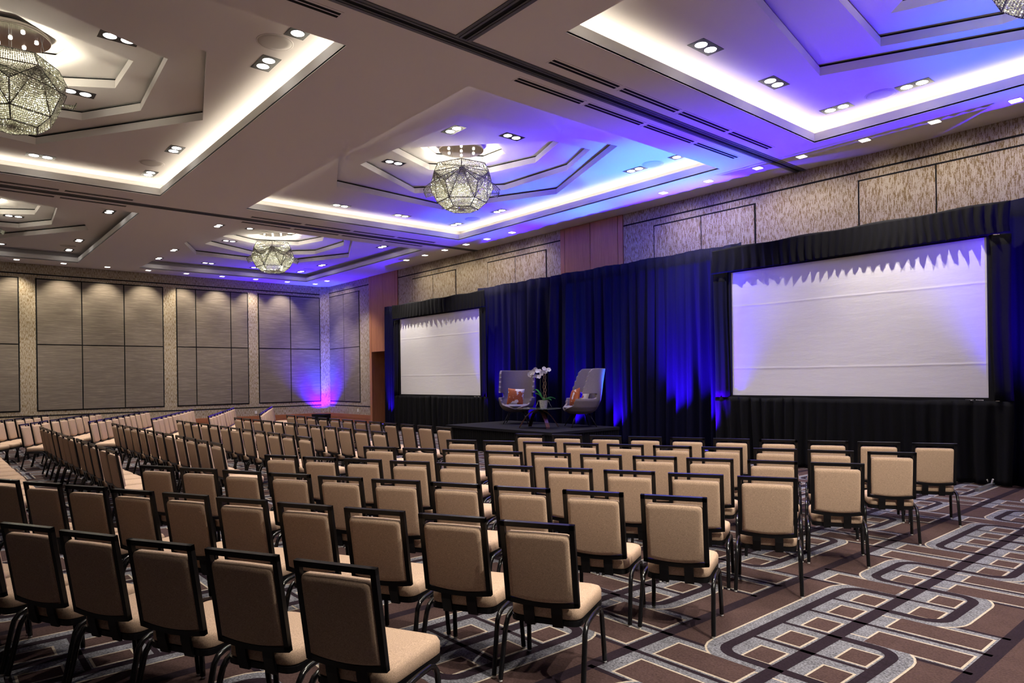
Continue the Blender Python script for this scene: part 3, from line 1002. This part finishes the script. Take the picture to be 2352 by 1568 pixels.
# ---------------- wing armchairs
def make_armchair(label, loc, rz, hood=True):
    root = thing('wing_armchair', label, 'armchair', loc, rz)
    # shell as a function of angle from the back (0) towards the front and of height
    def tmax(z):
        if z < 0.40: return 180
        if z < 0.50: return 180 - (z - 0.40) / 0.10 * 52
        if z < 0.655: return 130 - (z - 0.50) * 50
        if z < 0.745: return 60
        if z < 1.20: return 108 - (z - 0.745) * 30
        return 94 - ((z - 1.20) / 0.13) ** 2 * 14
    def rad(z, th):
        prof = [(0.30, 0.10), (0.33, 0.24), (0.38, 0.33), (0.46, 0.385), (0.60, 0.42), (0.75, 0.42), (1.0, 0.41), (1.33, 0.41)]
        for (z0, r0), (z1, r1) in zip(prof[:-1], prof[1:]):
            if z <= z1:
                return r0 + (r1 - r0) * (z - z0) / (z1 - z0)
        return prof[-1][1]
    nth, nz = 96, 64
    zs = [0.30 + (1.33 - 0.30) * j / nz for j in range(nz + 1)]
    ths = [-180 + 360 * i / nth for i in range(nth + 1)]
    idx = {}; vs, fs = [], []
    def vert(i, j):
        if (i, j) not in idx:
            z, th = zs[j], math.radians(ths[i])
            r = rad(z, th)
            lean = 0.16 * max(0, z - 0.45) / 0.9
            fwd = 0.0
            x = r * 1.03 * math.sin(th)
            y = -r * math.cos(th) * (1.0 if abs(ths[i]) < 90 else 1.05) - lean * math.cos(th / 2)
            idx[(i, j)] = len(vs); vs.append((x, y, z))
        return idx[(i, j)]
    for j in range(nz):
        zm = (zs[j] + zs[j + 1]) / 2
        for i in range(nth):
            tm = (ths[i] + ths[i + 1]) / 2
            if abs(tm) <= tmax(zm):
                fs.append((vert(i, j), vert(i + 1, j), vert(i + 1, j + 1), vert(i, j + 1)))
    me = MB().add(vs, fs).mesh('shell', [M['wool']], True)
    bm = bmesh.new(); bm.from_mesh(me)
    bmesh.ops.remove_doubles(bm, verts=bm.verts, dist=0.0005)
    bmesh.ops.recalc_face_normals(bm, faces=bm.faces)
    bd = [v for v in bm.verts if v.is_boundary]
    for _ in range(5):
        bmesh.ops.smooth_vert(bm, verts=bd, factor=0.5, use_axis_x=True, use_axis_y=True, use_axis_z=True)
    bm.to_mesh(me); bm.free()
    sh = obj('shell', me, M['wool'], root)
    so = sh.modifiers.new('thickness', 'SOLIDIFY'); so.thickness = 0.055; so.offset = 0.0
    sb = sh.modifiers.new('round', 'SUBSURF'); sb.levels = 1; sb.render_levels = 1
    # inner back pad under the hood, with a headrest seam
    pad = MB() if hood else None
    outl = smooth_poly([(-0.26, 0.46), (0.26, 0.46), (0.27, 0.95), (0.18, 1.14), (-0.18, 1.14), (-0.27, 0.95)], 0.08, 4)
    if hood:
        pillow(pad, outl, [(0.05, -0.02), (0.015, -0.01), (0.0, 0.0), (0.02, 0.02), (0.07, 0.03)],
               lambda u, v, d: (u, -0.345 - 0.12 * max(0, v - 0.45) / 0.9 + d + 0.35 * u * u, v))
        obj('back_pad', pad, M['wool'], root, smooth=True)
        obj('headrest_seam', MB().tube([(-0.12, -0.40, 1.02), (0, -0.41, 1.015), (0.12, -0.40, 1.02)], 0.006, 6), M['black'], root)
    seat = MB().lathe([(0.10, 0.40), (0.30, 0.405), (0.335, 0.43), (0.325, 0.462), (0.25, 0.475), (0.001, 0.48)], 32)
    seat.v = [(x, y * 1.06 + 0.03, z) for x, y, z in seat.v]
    obj('seat_pad', seat, M['seatpad'], root, smooth=True)
    for sx in (-1, 1):
        for sy in (-1, 1):
            obj('leg', MB().tube([(sx * 0.15, sy * 0.14, 0.335), (sx * 0.31, sy * 0.29, 0.0)], [0.016, 0.011], 8), M['black'], root, smooth=True)
    obj('leg_bracket', box_at(-0.19, 0.19, -0.18, 0.18, 0.315, 0.335), M['black'], root)
    return root
ARMC_L = (-12.95, 11.2, SZ + 0.007); ARMC_R = (-10.97, 11.4, SZ + 0.007)
armL = make_armchair('dusky grey wing armchair on the stage, cowhide pillow facing out', ARMC_L, math.radians(180 + 42), hood=False)
armR = make_armchair('grey wing armchair turned side-on beside the glass table', ARMC_R, math.radians(180 - 30))

def make_pillow(label, loc, rot, size=0.42, hide=0):
    h = size / 2
    n = 14
    mb = MB()
    for side in (1, -1):
        base = len(mb.v)
        for j in range(n + 1):
            for i in range(n + 1):
                u, v = -1 + 2 * i / n, -1 + 2 * j / n
                t = 0.075 * ((1 - abs(u) ** 2.6) * (1 - abs(v) ** 2.6)) ** 0.5
                k = 1 - 0.07 * (1 - v * v) * abs(u) - 0.0
                k2 = 1 - 0.07 * (1 - u * u) * abs(v)
                mb.v.append((u * h * k, side * t, v * h * k2))
        for j in range(n):
            for i in range(n):
                a = base + j * (n + 1) + i
                q = (a, a + 1, a + n + 2, a + n + 1)
                mb.f.append(q if side < 0 else q[::-1]); mb.mi.append(0)
    o = obj('cowhide_pillow', mb, M['cowhide'][hide], smooth=True)
    o.location = loc; o.rotation_euler = rot
    return tag(o, label, 'pillow')
pz = SZ + 0.48 + 0.19
make_pillow('brown and white cowhide pillow in the left-hand dusky armchair', (ARMC_L[0] + 0.02, ARMC_L[1] - 0.06, pz), (math.radians(-14), math.radians(4), math.radians(38)))
make_pillow('russet cowhide pillow leaning in the side-on armchair', (ARMC_R[0] - 0.07, ARMC_R[1] - 0.10, pz), (math.radians(-14), math.radians(-10), math.radians(-20)), hide=1)
make_pillow('pale cowhide pillow tucked behind the russet one', (ARMC_R[0] + 0.09, ARMC_R[1] + 0.10, pz + 0.0), (math.radians(-16), math.radians(6), math.radians(-32)), 0.40, 2)

# ---------------- coffee table
TB = (-11.42, 10.52, SZ)
tb = thing('coffee_table', 'glass-topped coffee table on crossed bentwood arches', 'table', TB, math.radians(20))
gt = MB()
ol = smooth_poly([(-0.46, -0.30), (0.46, -0.30), (0.46, 0.30), (-0.46, 0.30)], 0.12, 6)
gt.prism(ol, 0.435, 0.450)
obj('glass_top', gt, M['glass'], tb)
for q, ang in enumerate((35, -35)):
    arch = MB(); ca, sa = math.cos(math.radians(ang)), math.sin(math.radians(ang))
    pr = []
    for k in range(17):
        t = -1 + 2 * k / 16
        pr.append((t * 0.44, 0.395 - 0.385 * abs(t) ** 2.2))
    for k in range(16):
        for (u0, h0), (u1, h1) in ((pr[k], pr[k + 1]),):
            wd = 0.045
            vs = []
            for (u, h) in ((u0, h0), (u1, h1)):
                for wv, dz in ((-wd, 0), (wd, 0), (wd, 0.028), (-wd, 0.028)):
                    vs.append((u * ca - wv * sa, u * sa + wv * ca, h + dz * (1 if q == 0 else 0.98)))
            arch.add(vs, [(0, 1, 5, 4), (1, 2, 6, 5), (2, 3, 7, 6), (3, 0, 4, 7)])
    obj('bentwood_arch', arch, M['walnut'], tb)
for sx in (-1, 1):
    obj('glass_fixing', MB().lathe([(0.025, 0.418), (0.025, 0.436)], 12, (sx * 0.10, 0)), M['steel'], tb)

# ---------------- orchid
OR = (TB[0] + 0.10, TB[1] + 0.06, SZ + 0.451)
orc = thing('potted_orchid', 'white moth orchid in a pale stone pot on the glass table', 'plant', OR)
obj('pot', MB().lathe([(0.072, 0.0), (0.080, 0.02), (0.098, 0.17), (0.102, 0.178), (0.09, 0.178), (0.086, 0.15), (0.001, 0.148)], 28), M['pot'], orc, smooth=True, angle=50)
def leaf(ang, L, w, lift, droop):
    mb = MB(); n = 8
    ca, sa = math.cos(ang), math.sin(ang)
    for i in range(n + 1):
        t = i / n
        ww = w * math.sin(PI * min(1, t * 0.93 + 0.07)) ** 0.7
        h = 0.16 + lift * math.sin(t * PI * 0.6) - droop * t * t
        for s in (-1, 0, 1):
            x, y = L * t, s * ww
            mb.v.append((x * ca - y * sa, x * sa + y * ca, h + (0.018 if s else 0)))
    for i in range(n):
        for s in range(2):
            a = i * 3 + s
            mb.f.append((a, a + 1, a + 4, a + 3)); mb.mi.append(0)
    o = obj('leaf', mb, M['leaf'], orc, smooth=True)
    o.modifiers.new('thickness', 'SOLIDIFY').thickness = 0.004
# rt points screen-right in plan; leaves spread to either side
ar = math.atan2(rt.y, rt.x)
leaf(ar, 0.27, 0.045, 0.10, 0.06); leaf(ar + 2.75, 0.24, 0.06, 0.26, 0.02); leaf(ar + 3.3, 0.20, 0.05, 0.16, 0.0)
leaf(ar - 0.5, 0.20, 0.04, 0.06, 0.05); leaf(ar + 1.6, 0.18, 0.04, 0.08, 0.02)
def cam_off(u, v, w=0.0):
    return Vector((rt.x * u + fw.x * w, rt.y * u + fw.y * w, v))
for q, (wx, pts) in enumerate(((0, [(-0.01, .15), (-.07, .45), (-.06, .70), (-.10, .84), (-.22, .86), (-.30, .77)]), (0.03, [(0.02, .15), (0.06, .40), (0.05, .70), (0.08, .84), (0.15, .88)]))):
    obj('flower_stem', MB().tube([cam_off(u, v, wx) for u, v in pts], 0.004, 6), M['stem'], orc, smooth=True)
for q in range(3):
    pts = [cam_off(0.03 + 0.035 * math.sin(i * 0.9 + q * 2.1), 0.15 + i * 0.062, 0.02 * math.cos(i * 0.8 + q)) for i in range(11)]
    obj('curly_twig', MB().tube(pts, 0.0075, 6), M['twig'], orc, smooth=True)
for q in range(4):
    s = 1 if q % 2 else -1
    obj('air_root', MB().tube([cam_off(s * 0.05, .17, .03 * q), cam_off(s * 0.12, .17 - 0.01 * q, .03 * q), cam_off(s * (0.14 + .015 * q), .08 - .02 * q, .02 * q)], 0.0035, 5), M['root'], orc)
def flower_mesh():
    mb = MB()
    for k in range(5):
        a = 2 * PI * k / 5 + PI / 2
        wd = 0.030 if k in (1, 4) else 0.020
        L = 0.050
        ca, sa = math.cos(a), math.sin(a)
        base = len(mb.v)
        pr = [(0.004, 0.0), (0.3, 0.75), (0.62, 1.0), (0.88, 0.7), (1.0, 0.0)]
        for t, ww in pr:
            for s in (-1, 1):
                x, y = L * t, s * wd * ww
                mb.v.append((x * ca - y * sa, -0.012 * t * t + 0.004 * (k % 2), x * sa + y * ca))
        for i in range(4):
            b = base + i * 2
            mb.f.append((b, b + 1, b + 3, b + 2)); mb.mi.append(0)
    mb.lathe([(0.001, 0.0), (0.008, 0.004), (0.001, 0.012)], 6)
    return mb.mesh('blossom', M['petal'], True)
fm = flower_mesh()
rf = random.Random(5)
for q in range(17):
    t = q / 16
    u = -0.32 + 0.44 * t
    v = 0.86 - 0.07 * abs(u) + (-0.16 * max(0, -u - 0.18)) * 3 + rf.uniform(-0.045, 0.035)
    if q in (6, 8, 10): v -= 0.10
    f = obj('blossom', fm, None, orc)
    f.location = cam_off(u + rf.uniform(-.01, .01), v, rf.uniform(-0.05, 0.03))
    f.rotation_euler = (rf.uniform(-.35, .35), rf.uniform(-.6, .6), math.atan2(fw.y, fw.x) - PI / 2 + rf.uniform(-.6, .6))
    f.scale = (1.0, 1.0, 1.0)

# ---------------- blue uplights on the floor and stage
BLUE = (0.05, 0.0, 1.0); AZURE = (0.0, 0.30, 1.0)
def make_uplight():
    root = thing('uplight', 'x', 'uplight')
    b = MB().lathe([(0.09, 0.05), (0.10, 0.07), (0.10, 0.20), (0.092, 0.21)], 20)
    obj('housing', b, M['black'], root, smooth=True, angle=40)
    obj('lens', MB().lathe([(0.088, 0.209), (0.06, 0.213), (0.001, 0.214)], 20), mat('blue_led_lens', (0.02, 0.02, 0.1), 0.2, emit=(0.05, 0.03, 1.0), estr=3.0) if 'blue_led_lens' not in bpy.data.materials else bpy.data.materials['blue_led_lens'], root)
    for s in (-1, 1):
        obj('yoke_arm', box_at(s * 0.108 - 0.006, s * 0.108 + 0.006, -0.02, 0.02, 0.0, 0.15), M['black'], root)
    obj('yoke_base', box_at(-0.114, 0.114, -0.05, 0.05, 0.0, 0.008), M['black'], root)
    return root
u0 = make_uplight(); uf = [True]
def uplight(x, y, z, aim, label, power, azure, size=62, group=None, graze=1.0):
    r = u0 if uf[0] else copy_tree(u0)
    uf[0] = False
    r.location = (x, y, z)
    tag(r, label, 'uplight', group)
    lamp('uplight_wash', 'SPOT', (x, y, z + 0.23), aim, power, BLUE, spot_size=math.radians(size), spot_blend=0.85, shadow_soft_size=0.05)
    if graze and group:
        lamp('uplight_graze', 'SPOT', (x, y, z + 0.23), (0, 0.30, 1), 1.5 * power * graze, (0.05, 0.0, 1.0), spot_size=math.radians(44), spot_blend=1.0, shadow_soft_size=0.03)
    if azure:
        lamp('uplight_core', 'SPOT', (x, y, z + 0.23), aim, power * azure * 1.25, AZURE, spot_size=math.radians(size * 0.46), spot_blend=0.9, shadow_soft_size=0.05)
GU = 'blue uplights at the foot of the drapes'
A_ = (0, -0.09, 1)
uplight(-20.45, 11.76, 0.0, A_, 'small black blue-beam uplight by the timber portal', 800, 0.0, 50, GU)
uplight(-14.80, 11.76, 0.0, A_, 'small black blue-beam uplight between the far screen and the stage', 1300, 0.5, 70, GU)
uplight(-13.40, 12.035, 0.0, A_, 'small black blue-beam uplight behind the dusky armchair', 800, 0.0, 60, GU)
uplight(-11.80, 12.035, 0.0, A_, 'small black blue-beam uplight behind the coffee table', 1400, 0.8, 80, GU)
uplight(-10.55, 12.035, 0.0, A_, 'small black blue-beam uplight behind the side-on armchair', 1350, 0.7, 78, GU)
uplight(-8.85, 11.74, 0.0, A_, 'small black blue-beam uplight between the stage and the nearest screen, stage end', 2000, 0.75, 82, GU, 2.4)
uplight(-7.92, 11.74, 0.0, A_, 'small black blue-beam uplight right beside the nearest screen', 1600, 0.7, 80, GU, 2.4)
uplight(-2.30, 11.45, 0.0, A_, 'small black blue-beam uplight at the open carpet end of the drapes', 1900, 0.4, 84, GU)
uplight(-27.10, 12.62, 0.0, (-0.03, 0.035, 1), 'small black blue-beam uplight in the panelled wall corner', 3000, 0.16, 108)
cs = thing('equipment_case', 'black equipment case on the carpet in the blue-lit corner', 'case', (-25.6, 11.9, 0), 0.5)
obj('body', box_at(-0.30, 0.30, -0.2, 0.2, 0.0, 0.30), M['blackmat'], cs)
obj('lid', box_at(-0.305, 0.305, -0.205, 0.205, 0.305, 0.38), M['blackmat'], cs)

# ================================================================== SMALL WALL FITTINGS
def outlet(loc, axis, label):
    root = thing('wall_outlet', label, 'outlet', loc, 0 if axis == 'y' else PI / 2)
    obj('cover_plate', box_at(-0.04, 0.04, -0.006, 0.0, -0.06, 0.06), M['plastic'], root)
    for z in (-0.03, 0.025):
        obj('socket', box_at(-0.015, 0.015, -0.008, -0.005, z - 0.012, z + 0.016), M['grille'], root)
outlet((XE + 0.001, 10.02, 0.47), 'x', 'white wall outlet above the skirting, nearer the wide fabric panels')
outlet((XE + 0.001, 10.36, 0.47), 'x', 'white wall outlet above the skirting, nearer the blue corner')
outlet((-24.85, YS - 0.001, 0.5), 'y', 'white wall outlet by the timber portal')

# ================================================================== CHAIRS
def make_chair():
    root = thing('banquet_chair', 'x', 'chair')
    lean = math.radians(9.5)
    cl, sl = math.cos(lean), math.sin(lean)
    y0, z0 = -0.208, 0.449                      # lower edge of the back
    BH, BW = 0.468, 0.215                       # back height along the slope and half width
    def B(u, v, d):                             # back plane: across, up the slope, forward
        return (u, y0 - v * sl + d * cl, z0 + v * cl + d * sl)
    def arc(v0, sag, w_, n=8):
        return [(-w_ + 2 * w_ * i / n, v0 - sag * (1 - (2 * i / n - 1) ** 2)) for i in range(n + 1)]
    # frame: square-section hoop with a bowed lower rail
    fr = MB(); tw = 0.014; td = 0.012
    def bar(pts, hw, axis):
        vs = []
        for u, v in pts:
            for a, d in ((-hw, -td), (hw, -td), (hw, td), (-hw, td)):
                vs.append(B(u + (a if axis == 'v' else 0), v + (a if axis == 'u' else 0), d))
        n = len(pts)
        fs = [(0, 1, 2, 3)[::-1], tuple(4 * (n - 1) + k for k in range(4))]
        for i in range(n - 1):
            for k in range(4):
                fs.append((4 * i + k, 4 * i + (k + 1) % 4, 4 * i + 4 + (k + 1) % 4, 4 * i + 4 + k))
        fr.add(vs, fs)
    bar([(-BW + tw, 0.0), (-BW + tw, BH)], tw, 'v')
    bar([(BW - tw, 0.0), (BW - tw, BH)], tw, 'v')
    bar([(-BW, BH - tw), (BW, BH - tw)], tw, 'u')
    bar(arc(0.014, 0.020, BW), tw, 'u')
    obj('back_frame', fr, M['frameblk'], root)
    # back cushion with bowed lower edge
    w_ = BW - 0.029
    ol = smooth_poly([(w_, 0.43), (-w_, 0.43)], 0.0, 0) if False else None
    outl = [(-w_ + 0.02, 0.408), (-w_ + 0.006, 0.402), (-w_, 0.388)]
    outl += [(-w_, 0.20)] + arc(0.030, 0.020, w_, 8) + [(w_, 0.20), (w_, 0.388), (w_ - 0.006, 0.402), (w_ - 0.02, 0.408), (0, 0.410)]
    cu = pillow(MB(), outl, [(0.030, -0.023), (0.012, -0.021), (0.003, -0.014), (0.0, -0.004), (0.0, 0.010), (0.003, 0.026), (0.012, 0.038), (0.035, 0.042)], B)
    obj('back_cushion', cu, M['beige'], root, smooth=True, angle=60)
    # brackets
    for s in (-1, 1):
        b = MB()
        vs = []
        for (y, z) in ((y0 + 0.016, 0.457), (y0 + 0.022, 0.40), (y0 + 0.045, 0.318)):
            for a, d in ((-0.03, 0), (0.03, 0), (0.03, 0.014), (-0.03, 0.014)):
                vs.append((s * 0.082 + a, y - 0.028 + d, z))
        fs = [(3, 2, 1, 0), (8, 9, 10, 11)]
        for i in range(2):
            for k in range(4):
                fs.append((4 * i + k, 4 * i + 4 + k, 4 * i + 4 + (k + 1) % 4, 4 * i + (k + 1) % 4))
        b.add(vs, fs)
        obj('back_bracket', b, M['frameblk'], root)
    # seat
    so = smooth_poly([(-0.205, -0.185), (0.205, -0.185), (0.225, 0.265), (-0.225, 0.265)], 0.07, 5)
    se = pillow(MB(), so, [(0.012, 0.362), (0.0, 0.372), (0.0, 0.422), (0.008, 0.440), (0.03, 0.450), (0.09, 0.455)], lambda u, v, d: (u, v, d - 0.02 * max(0, 0.05 - v)))
    obj('seat_cushion', se, M['beige'], root, smooth=True, angle=60)
    sf = pillow(MB(), smooth_poly([(-0.205, -0.187), (0.205, -0.187), (0.224, 0.262), (-0.224, 0.262)], 0.06, 4), [(0.03, 0.326), (0.0, 0.333), (0.0, 0.363), (0.01, 0.365)], lambda u, v, d: (u, v, d - 0.02 * max(0, 0.05 - v)))
    obj('seat_pan', sf, M['frameblk'], root)
    # side arches: one bent tube a side, front and rear half are the legs
    for s in (-1, 1):
        x = s * 0.232
        fr_ = [(x + s * 0.008, 0.205, 0.012), (x, 0.182, 0.26), (x, 0.172, 0.302), (x, 0.145, 0.335), (x, 0.105, 0.349), (x, 0.0, 0.349)]
        re_ = [(x, 0.0, 0.349), (x, -0.105, 0.343), (x, -0.148, 0.328), (x, -0.176, 0.296), (x + s * 0.002, -0.188, 0.26), (x + s * 0.008, -0.252, 0.012)]
        for pts, ft in ((fr_, fr_[0]), (re_, re_[-1])):
            lg = obj('leg', MB().tube(pts, 0.0150, 8), M['tube'], root, smooth=True, angle=50)
            g = obj('foot_glide', MB().lathe([(0.011, 0.0), (0.012, 0.002), (0.009, 0.014)], 8, (ft[0], ft[1])), M['glide'], lg)
    return root
ch_proto = make_chair(); cfirst = [True]
rj = random.Random(21)
HTOP = 0.29
def chair(tx, ty, th, label, group, glides=True):
    r = ch_proto if cfirst[0] else copy_tree(ch_proto)
    cfirst[0] = False
    th += math.radians(rj.uniform(-1.3, 1.3))
    x = tx - math.sin(th) * HTOP + rj.uniform(-.008, .008)
    y = ty + math.cos(th) * HTOP + rj.uniform(-.008, .008)
    r.location = (x, y, 0.003); r.rotation_euler = (0, 0, th)
    tag(r, label, 'chair', group)
def yk(k): return -0.72 + 1.19 * k
RN = {6: 'front', 5: 'second', 4: 'third', 3: 'fourth', 2: 'fifth', 1: 'sixth', 0: 'seventh'}
for k in range(7):
    for j in range(10):
        if k == 0 and j > 6: continue
        chair(-2.75 - 0.489 * j, yk(k) + (9 - j) * 0.227, math.radians(27.0),
              f'beige banquet chair, {ordn[j]} in from the open carpet, {RN[k]} row from the stage', 'chairs in the angled block by the open carpet')
for k in range(1, 7):
    for j in range(12):
        chair(-9.27 - 0.553 * j, yk(k) - 0.004 * j, math.radians(0.8),
              f'beige middle-block chair, {ordn[j]} from its open-carpet end, {RN[k]} row from stage', 'chairs in the straight middle block')
for k in range(1, 7):
    for j in range(10):
        chair(-16.9 - 0.50 * j, yk(k) - 0.17 + 0.225 * j, math.radians(-26.0),
              f'beige banquet chair, {ordn[9 - j]} in from the panelled wall, {RN[k]} row from the stage', 'chairs in the angled block by the panelled wall')
